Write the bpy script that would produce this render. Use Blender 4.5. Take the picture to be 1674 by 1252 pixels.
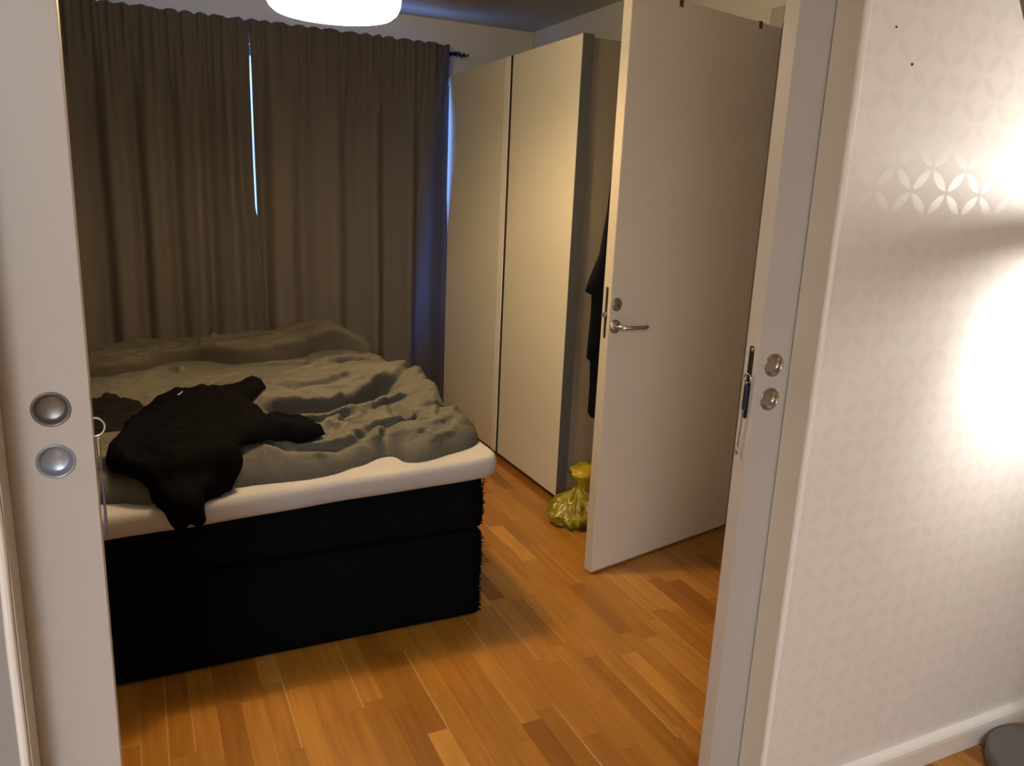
import bpy, bmesh, math, random
from math import sin, cos, pi, radians, exp, sqrt, atan2, hypot
from mathutils import Vector, Matrix, noise
from mathutils.geometry import delaunay_2d_cdt

for o in list(bpy.data.objects):
    bpy.data.objects.remove(o)
scene = bpy.context.scene
C = scene.collection
random.seed(7)

# ------------------------------------------------------------------ camera
cam = bpy.data.objects.new('camera', bpy.data.cameras.new('camera'))
C.objects.link(cam)
scene.camera = cam
cam.data.sensor_width = 36.0
cam.data.sensor_fit = 'HORIZONTAL'
cam.data.lens = 36.0 * 1283.16 / 1674.0
cam.data.clip_start = 0.02
yaw, pitch, roll = radians(25.789), radians(13.544), radians(2.559)
fwd = Vector((sin(yaw) * cos(pitch), cos(yaw) * cos(pitch), -sin(pitch)))
right0 = Vector((cos(yaw), -sin(yaw), 0))
up0 = right0.cross(fwd)
rt = right0 * cos(roll) + up0 * sin(roll)
up = up0 * cos(roll) - right0 * sin(roll)
cm = Matrix((rt, up, -fwd)).transposed().to_4x4()
cm.translation = Vector((0, 0, 1.40))
cam.matrix_world = cm

# ------------------------------------------------------------------ world (blue dusk outside)
W = bpy.data.worlds.new('dusk')
scene.world = W
W.use_nodes = True
bg = W.node_tree.nodes['Background']
bg.inputs['Color'].default_value = (0.16, 0.36, 1.0, 1)
bg.inputs['Strength'].default_value = 5.5

# ------------------------------------------------------------------ view
scene.view_settings.view_transform = 'Standard'
scene.view_settings.look = 'None'
scene.view_settings.gamma = 1.0
scene.view_settings.use_curve_mapping = False
scene.view_settings.exposure = 0.0
scene.cycles.use_denoising = True
scene.cycles.max_bounces = 8
scene.cycles.sample_clamp_indirect = 4.0
scene.cycles.caustics_reflective = False
scene.cycles.caustics_refractive = False

# light levels of the lamps the place has
P_BEDROOM = 37.0      # bulb in the bedroom pendant
P_HALL = 134.0         # ceiling light of the hall
P_HEAD = 12          # bulb of the floor lamp, band shade
P_SPOT = 17.0          # reading spot of the floor lamp
WARM = (1.0, 0.67, 0.32)
HALLC = (0.93, 0.965, 1.0)
LAMPC = (1.0, 0.92, 0.84)

def light(name, kind, loc, energy, color, radius=0.05, rot=(0, 0, 0), **kw):
    d = bpy.data.lights.new(name, kind)
    d.energy = energy
    d.color = color
    if kind in ('POINT', 'SPOT'):
        d.shadow_soft_size = radius
    for k, v in kw.items():
        setattr(d, k, v)
    o = bpy.data.objects.new(name, d)
    o.location = loc
    o.rotation_euler = rot
    C.objects.link(o)
    return o

# portal at the bedroom window so the sky light is sampled well
pt = light('window_portal', 'AREA', (0.62, 4.82, 1.32), 1, (1, 1, 1), rot=(radians(-90), 0, 0),
           shape='RECTANGLE', size=2.3, size_y=1.62)
pt.data.cycles.is_portal = True

# ------------------------------------------------------------------ materials
def mat(name, col, rough=0.6, metal=0.0, **kw):
    m = bpy.data.materials.new(name)
    m.use_nodes = True
    b = m.node_tree.nodes['Principled BSDF']
    b.inputs['Base Color'].default_value = (*col, 1)
    b.inputs['Roughness'].default_value = rough
    b.inputs['Metallic'].default_value = metal
    for k, v in kw.items():
        b.inputs[k].default_value = v
    return m

def N(m, t, **kw):
    n = m.node_tree.nodes.new(t)
    for k, v in kw.items():
        setattr(n, k, v)
    return n

def L(m, a, b):
    m.node_tree.links.new(a, b)

def bsdf(m):
    return m.node_tree.nodes['Principled BSDF']

def add_noise_bump(m, scale, strength, dist=0.002, detail=3.0):
    tc = N(m, 'ShaderNodeTexCoord')
    nz = N(m, 'ShaderNodeTexNoise')
    nz.inputs['Scale'].default_value = scale
    nz.inputs['Detail'].default_value = detail
    bp = N(m, 'ShaderNodeBump')
    bp.inputs['Strength'].default_value = strength
    bp.inputs['Distance'].default_value = dist
    L(m, tc.outputs['Object'], nz.inputs['Vector'])
    L(m, nz.outputs['Fac'], bp.inputs['Height'])
    L(m, bp.outputs['Normal'], bsdf(m).inputs['Normal'])
    return nz

def vary(m, c1, c2, scale, detail=3.0):
    tc = N(m, 'ShaderNodeTexCoord')
    nz = N(m, 'ShaderNodeTexNoise')
    nz.inputs['Scale'].default_value = scale
    nz.inputs['Detail'].default_value = detail
    r = N(m, 'ShaderNodeValToRGB')
    r.color_ramp.elements[0].position = 0.3
    r.color_ramp.elements[1].position = 0.7
    r.color_ramp.elements[0].color = (*c1, 1)
    r.color_ramp.elements[1].color = (*c2, 1)
    L(m, tc.outputs['Object'], nz.inputs['Vector'])
    L(m, nz.outputs['Fac'], r.inputs['Fac'])
    L(m, r.outputs['Color'], bsdf(m).inputs['Base Color'])

M_wall = mat('painted_wall', (0.74, 0.72, 0.68), 0.75)
add_noise_bump(M_wall, 90, 0.15, 0.001)
M_ceil = mat('ceiling_paint', (0.55, 0.53, 0.49), 0.8)
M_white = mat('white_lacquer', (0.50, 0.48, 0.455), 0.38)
add_noise_bump(M_white, 60, 0.05, 0.0006)
M_jamb = mat('jamb_paint', (0.64, 0.59, 0.49), 0.45)
M_door = mat('door_lacquer', (0.76, 0.74, 0.70), 0.22)
add_noise_bump(M_door, 45, 0.04, 0.0006)
M_bead = mat('white_filler', (0.90, 0.89, 0.86), 0.45)
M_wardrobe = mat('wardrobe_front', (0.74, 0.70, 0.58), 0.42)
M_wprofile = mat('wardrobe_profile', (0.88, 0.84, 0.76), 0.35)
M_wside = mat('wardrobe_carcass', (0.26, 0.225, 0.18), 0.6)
M_wedge = mat('wardrobe_edge_aluminium', (0.10, 0.10, 0.105), 0.5, 0.3)
M_dark = mat('dark_gap', (0.01, 0.01, 0.01), 0.9)
M_black = mat('black_woven_upholstery', (0.0035, 0.0035, 0.0045), 0.95, **{'Specular IOR Level': 0.03})
add_noise_bump(M_black, 220, 0.5, 0.002)
M_hoodie = mat('black_jersey', (0.0028, 0.0028, 0.0036), 0.9, **{'Specular IOR Level': 0.03})
M_charcoal = mat('charcoal_cloth', (0.009, 0.009, 0.0095), 0.9, **{'Specular IOR Level': 0.05})
M_coat = mat('black_coat_cloth', (0.006, 0.006, 0.008), 0.85, **{'Specular IOR Level': 0.05})
M_topper = mat('white_sheet', (0.42, 0.415, 0.43), 0.85)
add_noise_bump(M_topper, 25, 0.25, 0.003)
M_duvet = mat('grey_green_cotton', (0.10, 0.096, 0.082), 0.9, **{'Specular IOR Level': 0.2})
add_noise_bump(M_duvet, 26, 0.6, 0.009, 6)
M_pillow = mat('grey_pillow_cotton', (0.080, 0.074, 0.060), 0.9, **{'Specular IOR Level': 0.2})
add_noise_bump(M_pillow, 30, 0.45, 0.006, 5)
M_chrome = mat('chrome', (0.75, 0.75, 0.76), 0.12, 1.0)
M_satin = mat('satin_nickel', (0.50, 0.49, 0.48), 0.33, 1.0)
M_cup_dark = mat('brushed_cup_dark', (0.17, 0.155, 0.15), 0.35, 0.6)
M_cup_reflect = mat('brushed_cup_painted_reflection', (0.30, 0.34, 0.42), 0.3, 0.5)  # bluish reflection painted into this cup's base colour
M_brass = mat('nickel_cup_warm', (0.36, 0.32, 0.25), 0.22, 0.85)
M_bronze = mat('dark_edge_plate', (0.018, 0.013, 0.010), 0.5, 0.3)
M_navy = mat('navy_tape', (0.018, 0.022, 0.06), 0.4)
M_cord = mat('blue_grey_cord', (0.10, 0.10, 0.16), 0.7)
M_rod = mat('black_iron', (0.012, 0.012, 0.014), 0.5, 0.3)
M_lampbase = mat('grey_lamp_metal', (0.13, 0.12, 0.115), 0.5, 0.1)
M_lampdark = mat('dark_shade_inside', (0.03, 0.022, 0.02), 0.6)
M_base_hall = mat('baseboard_paint', (0.88, 0.85, 0.80), 0.3)
def thin_glass():
    m = bpy.data.materials.new('window_glass'); m.use_nodes = True
    n = m.node_tree.nodes; n.remove(n['Principled BSDF'])
    t = n.new('ShaderNodeBsdfTransparent'); g = n.new('ShaderNodeBsdfGlossy'); x = n.new('ShaderNodeMixShader')
    g.inputs['Roughness'].default_value = 0.02; x.inputs[0].default_value = 0.06
    L(m, t.outputs[0], x.inputs[1]); L(m, g.outputs[0], x.inputs[2]); L(m, x.outputs[0], n['Material Output'].inputs[0])
    return m
M_glass = thin_glass()
M_winframe = mat('window_frame_paint', (0.75, 0.75, 0.75), 0.5)
M_white_mark = mat('white_thread', (0.6, 0.6, 0.6), 0.7)

# lamp shade that gives off light
M_shade = bpy.data.materials.new('lit_paper_shade')
M_shade.use_nodes = True
b = bsdf(M_shade)
b.inputs['Base Color'].default_value = (0.9, 0.8, 0.65, 1)
b.inputs['Emission Color'].default_value = (1.0, 0.77, 0.46, 1)
b.inputs['Emission Strength'].default_value = 19.0

# yellow plastic
M_bag = mat('yellow_plastic_film', (0.42, 0.34, 0.018), 0.28, 0.0, **{'Specular IOR Level': 0.6, 'Transmission Weight': 0.25})
vary(M_bag, (0.20, 0.17, 0.015), (0.50, 0.40, 0.02), 14, 4)
M_bagtop = mat('yellow_plastic_opening', (0.50, 0.36, 0.01), 0.4)

# curtain cloth: lets a little daylight through; made more translucent by the wardrobe to paint a blue glow
M_curt = bpy.data.materials.new('curtain_cloth')
M_curt.use_nodes = True
nt = M_curt.node_tree
b = bsdf(M_curt)
b.inputs['Base Color'].default_value = (0.108, 0.097, 0.092, 1)
b.inputs['Roughness'].default_value = 0.95
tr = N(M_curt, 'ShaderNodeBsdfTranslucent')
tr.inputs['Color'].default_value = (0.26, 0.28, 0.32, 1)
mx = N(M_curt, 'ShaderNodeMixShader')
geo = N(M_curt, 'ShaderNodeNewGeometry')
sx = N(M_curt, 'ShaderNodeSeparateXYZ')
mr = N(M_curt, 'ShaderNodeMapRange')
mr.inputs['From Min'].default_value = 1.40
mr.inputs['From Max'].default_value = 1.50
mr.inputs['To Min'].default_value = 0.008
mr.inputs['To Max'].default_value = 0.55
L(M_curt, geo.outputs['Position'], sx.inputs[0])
zz_ = N(M_curt, 'ShaderNodeMath', operation='MULTIPLY_ADD')   # slants the painted glow, wider lower down
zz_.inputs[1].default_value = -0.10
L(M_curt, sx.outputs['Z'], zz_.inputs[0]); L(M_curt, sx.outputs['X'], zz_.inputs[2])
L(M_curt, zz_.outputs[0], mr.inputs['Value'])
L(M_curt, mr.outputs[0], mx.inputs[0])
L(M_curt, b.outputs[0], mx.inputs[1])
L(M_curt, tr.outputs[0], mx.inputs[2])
L(M_curt, mx.outputs[0], nt.nodes['Material Output'].inputs[0])
tc = N(M_curt, 'ShaderNodeTexCoord')
nz = N(M_curt, 'ShaderNodeTexNoise'); nz.inputs['Scale'].default_value = 350
bp = N(M_curt, 'ShaderNodeBump'); bp.inputs['Strength'].default_value = 0.3; bp.inputs['Distance'].default_value = 0.001
L(M_curt, tc.outputs['Object'], nz.inputs['Vector']); L(M_curt, nz.outputs['Fac'], bp.inputs['Height'])
L(M_curt, bp.outputs['Normal'], b.inputs['Normal'])

def math_node(m, op, a, b_=None, c=None):
    n = N(m, 'ShaderNodeMath', operation=op)
    for i, v in enumerate((a, b_, c)):
        if v is None:
            continue
        if isinstance(v, (int, float)):
            n.inputs[i].default_value = v
        else:
            L(m, v, n.inputs[i])
    return n.outputs[0]

# oak parquet: staves running away from the camera
def parquet():
    m = mat('oak_parquet', (0.4, 0.2, 0.08), 0.34)
    B = bsdf(m)
    g = N(m, 'ShaderNodeNewGeometry')
    s = N(m, 'ShaderNodeSeparateXYZ')
    L(m, g.outputs['Position'], s.inputs[0])
    X = math_node(m, 'DIVIDE', s.outputs['X'], 0.062)
    col = math_node(m, 'FLOOR', X)
    fx = math_node(m, 'FRACT', X)
    w1 = N(m, 'ShaderNodeTexWhiteNoise', noise_dimensions='1D')
    L(m, col, w1.inputs['W'])
    ln = math_node(m, 'MULTIPLY_ADD', w1.outputs['Value'], 0.14, 0.30)
    yo = math_node(m, 'MULTIPLY_ADD', w1.outputs['Value'], 7.3, s.outputs['Y'])
    Y = math_node(m, 'DIVIDE', yo, ln)
    row = math_node(m, 'FLOOR', Y)
    fy = math_node(m, 'FRACT', Y)
    cb = N(m, 'ShaderNodeCombineXYZ')
    L(m, col, cb.inputs[0]); L(m, row, cb.inputs[1])
    w2 = N(m, 'ShaderNodeTexWhiteNoise', noise_dimensions='3D')
    L(m, cb.outputs[0], w2.inputs['Vector'])
    ramp = N(m, 'ShaderNodeValToRGB')
    cr = ramp.color_ramp
    cr.elements[0].position = 0.0; cr.elements[0].color = (0.235, 0.088, 0.011, 1)
    cr.elements[1].position = 1.0; cr.elements[1].color = (0.50, 0.240, 0.050, 1)
    e = cr.elements.new(0.35); e.color = (0.35, 0.148, 0.021, 1)
    e = cr.elements.new(0.75); e.color = (0.41, 0.182, 0.030, 1)
    L(m, w2.outputs['Value'], ramp.inputs['Fac'])
    # grain
    mp = N(m, 'ShaderNodeCombineXYZ')
    gx = math_node(m, 'MULTIPLY', s.outputs['X'], 60)
    gy = math_node(m, 'MULTIPLY', s.outputs['Y'], 3.5)
    gz = math_node(m, 'MULTIPLY', w2.outputs['Value'], 37)
    L(m, gx, mp.inputs[0]); L(m, gy, mp.inputs[1]); L(m, gz, mp.inputs[2])
    nz = N(m, 'ShaderNodeTexNoise'); nz.inputs['Scale'].default_value = 1.0; nz.inputs['Detail'].default_value = 4
    L(m, mp.outputs[0], nz.inputs['Vector'])
    gr = N(m, 'ShaderNodeMapRange')
    gr.inputs['From Min'].default_value = 0.3; gr.inputs['From Max'].default_value = 0.7
    gr.inputs['To Min'].default_value = 0.82; gr.inputs['To Max'].default_value = 1.14
    L(m, nz.outputs['Fac'], gr.inputs['Value'])
    mul = N(m, 'ShaderNodeVectorMath', operation='SCALE')
    L(m, ramp.outputs['Color'], mul.inputs[0]); L(m, gr.outputs[0], mul.inputs['Scale'])
    # pale sapwood edge on some staves
    sap_a = math_node(m, 'GREATER_THAN', fx, math_node(m, 'MULTIPLY_ADD', nz.outputs['Fac'], 0.10, 0.87))
    sap_b = math_node(m, 'GREATER_THAN', w2.outputs['Color'], 0.72)
    w3 = N(m, 'ShaderNodeSeparateXYZ'); L(m, w2.outputs['Color'], w3.inputs[0])
    sap_b = math_node(m, 'GREATER_THAN', w3.outputs['Y'], 0.80)
    sap = math_node(m, 'MULTIPLY', sap_a, sap_b)
    mixs = N(m, 'ShaderNodeMix', data_type='RGBA')
    L(m, math_node(m, 'MULTIPLY', sap, 0.5), mixs.inputs['Factor'])
    L(m, mul.outputs[0], mixs.inputs['A']); mixs.inputs['B'].default_value = (0.66, 0.42, 0.20, 1)
    # joints
    jx = math_node(m, 'LESS_THAN', math_node(m, 'MINIMUM', fx, math_node(m, 'SUBTRACT', 1.0, fx)), 0.010)
    jy = math_node(m, 'LESS_THAN', math_node(m, 'MINIMUM', fy, math_node(m, 'SUBTRACT', 1.0, fy)), 0.0022)
    j = math_node(m, 'MAXIMUM', jx, jy)
    mixj = N(m, 'ShaderNodeMix', data_type='RGBA')
    L(m, math_node(m, 'MULTIPLY', j, 0.45), mixj.inputs['Factor'])
    L(m, mixs.outputs['Result'], mixj.inputs['A']); mixj.inputs['B'].default_value = (0.10, 0.04, 0.012, 1)
    L(m, mixj.outputs['Result'], B.inputs['Base Color'])
    return m
M_floor = parquet()

# wallpaper: interlaced circles, the petals printed in a glossier, slightly greyer ink
def wallpaper():
    m = mat('petal_wallpaper', (0.6, 0.55, 0.5), 0.6)
    B = bsdf(m)
    g = N(m, 'ShaderNodeNewGeometry')
    s = N(m, 'ShaderNodeSeparateXYZ')
    L(m, g.outputs['Position'], s.inputs[0])
    k = 1 / 0.104
    px = math_node(m, 'MULTIPLY', s.outputs['X'], k)
    pz = math_node(m, 'MULTIPLY', s.outputs['Z'], k * 1.12)
    u = math_node(m, 'ADD', px, pz)
    v = math_node(m, 'SUBTRACT', px, pz)
    fu = math_node(m, 'ABSOLUTE', math_node(m, 'SUBTRACT', math_node(m, 'FRACT', u), 0.5))
    fv = math_node(m, 'ABSOLUTE', math_node(m, 'SUBTRACT', math_node(m, 'FRACT', v), 0.5))
    def dist(a, b_):
        return math_node(m, 'SQRT', math_node(m, 'ADD', math_node(m, 'MULTIPLY', a, a), math_node(m, 'MULTIPLY', b_, b_)))
    d1 = dist(math_node(m, 'SUBTRACT', fu, 1.0), fv)
    d2 = dist(fu, math_node(m, 'SUBTRACT', fv, 1.0))
    dn = math_node(m, 'MINIMUM', d1, d2)
    home = dist(fu, fv)
    dd = math_node(m, 'MAXIMUM', dn, home)
    pet = N(m, 'ShaderNodeMapRange')
    pet.inputs['From Min'].default_value = 0.660
    pet.inputs['From Max'].default_value = 0.640
    L(m, dd, pet.inputs['Value'])
    mix = N(m, 'ShaderNodeMix', data_type='RGBA')
    mix.inputs['A'].default_value = (0.80, 0.77, 0.735, 1)
    mix.inputs['B'].default_value = (0.77, 0.738, 0.703, 1)
    L(m, pet.outputs[0], mix.inputs['Factor'])
    L(m, mix.outputs['Result'], B.inputs['Base Color'])
    r = N(m, 'ShaderNodeMapRange')
    r.inputs['To Min'].default_value = 0.62
    r.inputs['To Max'].default_value = 0.42
    L(m, pet.outputs[0], r.inputs['Value'])
    L(m, r.outputs[0], B.inputs['Roughness'])
    bp = N(m, 'ShaderNodeBump'); bp.inputs['Strength'].default_value = 0.12; bp.inputs['Distance'].default_value = 0.0003
    L(m, pet.outputs[0], bp.inputs['Height']); L(m, bp.outputs['Normal'], B.inputs['Normal'])
    return m
M_paper = wallpaper()

# ------------------------------------------------------------------ helpers
def tag(o, label=None, cat=None, group=None, kind=None):
    if label: o['label'] = label
    if cat: o['category'] = cat
    if group: o['group'] = group
    if kind: o['kind'] = kind
    return o

def obj(name, bm, m, parent=None, smooth=False, angle=None):
    me = bpy.data.meshes.new(name)
    bmesh.ops.recalc_face_normals(bm, faces=bm.faces)
    bm.to_mesh(me); bm.free()
    for mm in (m if isinstance(m, (list, tuple)) else [m]):
        me.materials.append(mm)
    if smooth:
        for p in me.polygons: p.use_smooth = True
    o = bpy.data.objects.new(name, me)
    C.objects.link(o)
    if parent: o.parent = parent
    if smooth and angle:
        try:
            me.set_sharp_from_angle(angle=radians(angle))
        except Exception:
            pass
    return o

def empty(name, loc, rz=0.0, label=None, cat=None, group=None):
    o = bpy.data.objects.new(name, None)
    o.location = loc; o.rotation_euler = (0, 0, rz)
    o.empty_display_size = 0.05
    C.objects.link(o)
    tag(o, label, cat, group)
    return o

def box(x0, x1, y0, y1, z0, z1, bev=0.0, seg=2, bm=None):
    t = bmesh.new()
    r = bmesh.ops.create_cube(t, size=1)
    for v in t.verts:
        v.co = Vector(((x0 + x1) / 2 + v.co.x * (x1 - x0), (y0 + y1) / 2 + v.co.y * (y1 - y0), (z0 + z1) / 2 + v.co.z * (z1 - z0)))
    if bev:
        bmesh.ops.bevel(t, geom=list(t.edges), offset=bev, segments=seg, profile=0.5, affect='EDGES')
    if bm is None:
        return t
    join(bm, t)
    return bm

def join(bm, t):
    me = bpy.data.meshes.new('tmp'); t.to_mesh(me); t.free()
    bm.from_mesh(me); bpy.data.meshes.remove(me)

def frames(pts):
    out = []
    n = len(pts)
    ref = Vector((0.123, 0.456, 0.88)).normalized()
    for i in range(n):
        a = pts[max(0, i - 1)]; b_ = pts[min(n - 1, i + 1)]
        t = (b_ - a).normalized()
        s = t.cross(ref)
        if s.length < 1e-4: s = t.cross(Vector((1, 0, 0)))
        s.normalize()
        out.append((s, t.cross(s)))
    return out

def tube(pts, r, n=10, closed=False, bm=None):
    t = bm or bmesh.new()
    pts = [Vector(p) for p in pts]
    rings = []
    fr = frames(pts)
    for i, p in enumerate(pts):
        rr = r[i] if isinstance(r, (list, tuple)) else r
        if closed:
            a = pts[i - 1]; b_ = pts[(i + 1) % len(pts)]
            tt = (b_ - a).normalized()
            s = tt.cross(Vector((0.3, 0.9, 0.2))).normalized(); q = tt.cross(s)
        else:
            s, q = fr[i]
        rings.append([t.verts.new(p + s * rr * cos(2 * pi * k / n) + q * rr * sin(2 * pi * k / n)) for k in range(n)])
    m = len(rings)
    for i in range(m if closed else m - 1):
        A = rings[i]; B = rings[(i + 1) % m]
        for k in range(n):
            t.faces.new((A[k], A[(k + 1) % n], B[(k + 1) % n], B[k]))
    if not closed:
        t.faces.new(rings[0][::-1]); t.faces.new(rings[-1])
    return t

def lathe(prof, n=32, axis='Z', origin=(0, 0, 0), bm=None):
    """prof = [(radius, height)] turned about an axis through origin."""
    t = bm or bmesh.new()
    o = Vector(origin); rings = []
    for r, h in prof:
        ring = []
        if r < 1e-6:
            p = {'Z': Vector((0, 0, h)), 'Y': Vector((0, h, 0)), 'X': Vector((h, 0, 0))}[axis]
            ring = [t.verts.new(o + p)]
        else:
            for k in range(n):
                a = 2 * pi * k / n
                c, s = r * cos(a), r * sin(a)
                p = {'Z': Vector((c, s, h)), 'Y': Vector((c, h, s)), 'X': Vector((h, c, s))}[axis]
                ring.append(t.verts.new(o + p))
        rings.append(ring)
    for A, B in zip(rings, rings[1:]):
        for k in range(n):
            if len(A) == 1 and len(B) == 1: break
            if len(A) == 1: t.faces.new((A[0], B[k], B[(k + 1) % n]))
            elif len(B) == 1: t.faces.new((A[k], A[(k + 1) % n], B[0]))
            else: t.faces.new((A[k], A[(k + 1) % n], B[(k + 1) % n], B[k]))
    return t

def cut(o, cutters):
    par = o.parent
    """Cut holes with closed bmeshes and keep the plain result."""
    tmp = []
    for bm in cutters:
        me = bpy.data.meshes.new('cutter'); bmesh.ops.recalc_face_normals(bm, faces=bm.faces)
        bm.to_mesh(me); bm.free()
        c = bpy.data.objects.new('cutter', me); C.objects.link(c); c.parent = par; tmp.append(c)
        md = o.modifiers.new('b', 'BOOLEAN'); md.object = c; md.operation = 'DIFFERENCE'; md.solver = 'EXACT'
    bpy.context.view_layer.update()
    dg = bpy.context.evaluated_depsgraph_get()
    me = bpy.data.meshes.new_from_object(o.evaluated_get(dg))
    o.modifiers.clear()
    o.data = me
    for c in tmp: bpy.data.objects.remove(c)

def struct(name, bm, m):
    o = obj(name, bm, m); o['kind'] = 'structure'
    return o

def smoothstep(a, b_, x):
    t = min(1, max(0, (x - a) / (b_ - a)))
    return t * t * (3 - 2 * t)

def nz3(x, y, z=0.0):
    return noise.noise(Vector((x, y, z)))

# ------------------------------------------------------------------ dimensions
YW, YL0, YL1, YB = 1.119, 1.190, 1.227, 1.300       # hall face of wall, leaf faces, bedroom face
XJL, XJR = -0.1755, 1.211                            # opening
XR, YF, ZC = 2.33, 4.75, 2.385                       # right wall, far wall, ceiling

# ------------------------------------------------------------------ setting
struct('floor', box(-2.6, 3.6, -2.6, 4.9, -0.05, 0.0), M_floor)
struct('ceiling', box(-2.6, 3.6, -2.6, 4.9, ZC, ZC + 0.06), M_ceil)
# partition with the opening: hall skins (papered), bedroom skins, header
struct('wall_near_right', box(XJR, 3.6, YW, YL0 - 0.005, 0, ZC), M_paper)
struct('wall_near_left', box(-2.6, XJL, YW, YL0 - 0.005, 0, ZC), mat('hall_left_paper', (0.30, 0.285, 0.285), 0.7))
struct('wall_bedroom_right', box(XJR, 2.42, YL1 + 0.008, YB, 0, ZC), M_wall)
struct('wall_bedroom_left', box(-2.6, XJL, YL1 + 0.008, YB, 0, ZC), M_wall)
struct('wall_header', box(XJL, XJR, YW, YB, 2.10, ZC), M_wall)
struct('trim_1', box(XJR - 0.0015, XJR, YW + 0.002, YL0 - 0.005, 0, 2.10), M_jamb)
struct('trim_2', box(XJL, XJL + 0.0015, YW + 0.002, YL0 - 0.005, 0, 2.10), M_jamb)
# uneven filler bead down each corner
def bead(x, side):
    pts = []; rr = []
    for i in range(60):
        z = 0.0 + 2.1 * i / 59
        pts.append(Vector((x + side * (0.0065 + 0.0012 * nz3(z * 6, 3.1)), YW - 0.0005, z)))
        rr.append(0.0060 + 0.0012 * nz3(z * 9, 8.0))
    return tube(pts, rr, 10)
struct('trim_3', bead(XJR, 1), M_bead)
struct('trim_4', bead(XJL, -1), M_bead)
# hall shell
struct('wall_hall_back', box(-2.6, 3.6, -2.66, -2.6, 0, ZC), M_wall)
struct('wall_hall_left', box(-2.66, -2.6, -2.66, 4.9, 0, ZC), M_wall)
struct('wall_hall_right', box(3.6, 3.66, -2.66, YW, 0, ZC), M_wall)
# bedroom right wall with its doorway (closed off by the dark passage behind)
DW0, DW1, DZ = 1.70, 2.535, 2.085
bm = box(XR, XR + 0.09, DW1, YF + 0.15, 0, ZC); box(XR, XR + 0.09, YB, DW0, 0, ZC, bm=bm); box(XR, XR + 0.09, DW0, DW1, DZ, ZC, bm=bm)
struct('wall_right', bm, M_wall)
struct('wall_passage', box(3.2, 3.26, YW + .1, 4.9, 0, ZC), M_wall)
bm = box(XR - 0.014, XR, DW1 - 0.002, DW1 + 0.07, 0, DZ + 0.065, 0.002); box(XR - 0.014, XR, DW0 - 0.07, DW0 + 0.002, 0, DZ + 0.065, 0.002, bm=bm)
box(XR - 0.014, XR, DW0 + 0.002, DW1 - 0.002, DZ, DZ + 0.065, 0.002, bm=bm)
struct('trim_5', bm, M_white)
# far wall with window opening
WX0, WX1, WZ0, WZ1 = -0.55, 1.70, 0.52, 2.13
bm = box(-2.6, WX0, YF, YF + 0.15, 0, ZC); box(WX1, 3.3, YF, YF + 0.15, 0, ZC, bm=bm)
box(WX0, WX1, YF, YF + 0.15, 0, WZ0, bm=bm); box(WX0, WX1, YF, YF + 0.15, WZ1, ZC, bm=bm)
struct('wall_far', bm, M_wall)
bm = bmesh.new()
for a in (WX0, 0.56, WX1 - 0.05):
    box(a, a + 0.05, YF + 0.08, YF + 0.13, WZ0, WZ1, 0.003, bm=bm)
for a in (WZ0, WZ1 - 0.05):
    box(WX0 + 0.05, WX1 - 0.05, YF + 0.08, YF + 0.13, a, a + 0.05, 0.003, bm=bm)
wf = struct('window_1', bm, M_winframe)
obj('pane', box(WX0 + 0.05, 0.56, YF + 0.10, YF + 0.104, WZ0 + 0.05, WZ1 - 0.05), M_glass, wf)
obj('pane', box(0.61, WX1 - 0.05, YF + 0.10, YF + 0.104, WZ0 + 0.05, WZ1 - 0.05), M_glass, wf)

# hall baseboard with rounded, lamp-lit top
prof = [(YW, 0.0), (YW - 0.015, 0.0), (YW - 0.019, 0.055), (YW - 0.0185, 0.066), (YW - 0.015, 0.073), (YW - 0.010, 0.078), (YW, 0.080)]
bm = bmesh.new()
A = [bm.verts.new((XJR + 0.018, y, z)) for y, z in prof]; Bv = [bm.verts.new((3.6, y, z)) for y, z in prof]
for i in range(len(prof)):
    j = (i + 1) % len(prof); bm.faces.new((A[i], A[j], Bv[j], Bv[i]))
bm.faces.new(A[::-1]); bm.faces.new(Bv)
struct('baseboard_right', bm, M_base_hall)
# small nail holes in the paper
# ------------------------------------------------------------------ sliding doors
def stadium(w, h, d, n=12):
    """closed slab in the YZ plane, thickness d along X, centred on the origin"""
    bm = bmesh.new(); r = w / 2; pts = []
    for k in range(n + 1):
        a = pi * k / n; pts.append((r * cos(a), h / 2 - r + r * sin(a)))
    for k in range(n + 1):
        a = pi + pi * k / n; pts.append((r * cos(a), -h / 2 + r + r * sin(a)))
    A = [bm.verts.new((-d / 2, y, z)) for y, z in pts]; Bv = [bm.verts.new((d / 2, y, z)) for y, z in pts]
    m = len(pts)
    for i in range(m): bm.faces.new((A[i], A[(i + 1) % m], Bv[(i + 1) % m], Bv[i]))
    bm.faces.new(A[::-1]); bm.faces.new(Bv)
    return bm

def torus_pts(c, r, a0, a1, n, plane='XZ'):
    out = []
    for k in range(n):
        a = a0 + (a1 - a0) * k / (n - 1 if abs(a1 - a0) < 6.28 else n)
        out.append(Vector((c[0] + r * cos(a), c[1], c[2] + r * sin(a))) if plane == 'XZ' else Vector((c[0], c[1] + r * cos(a), c[2] + r * sin(a))))
    return out

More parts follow.
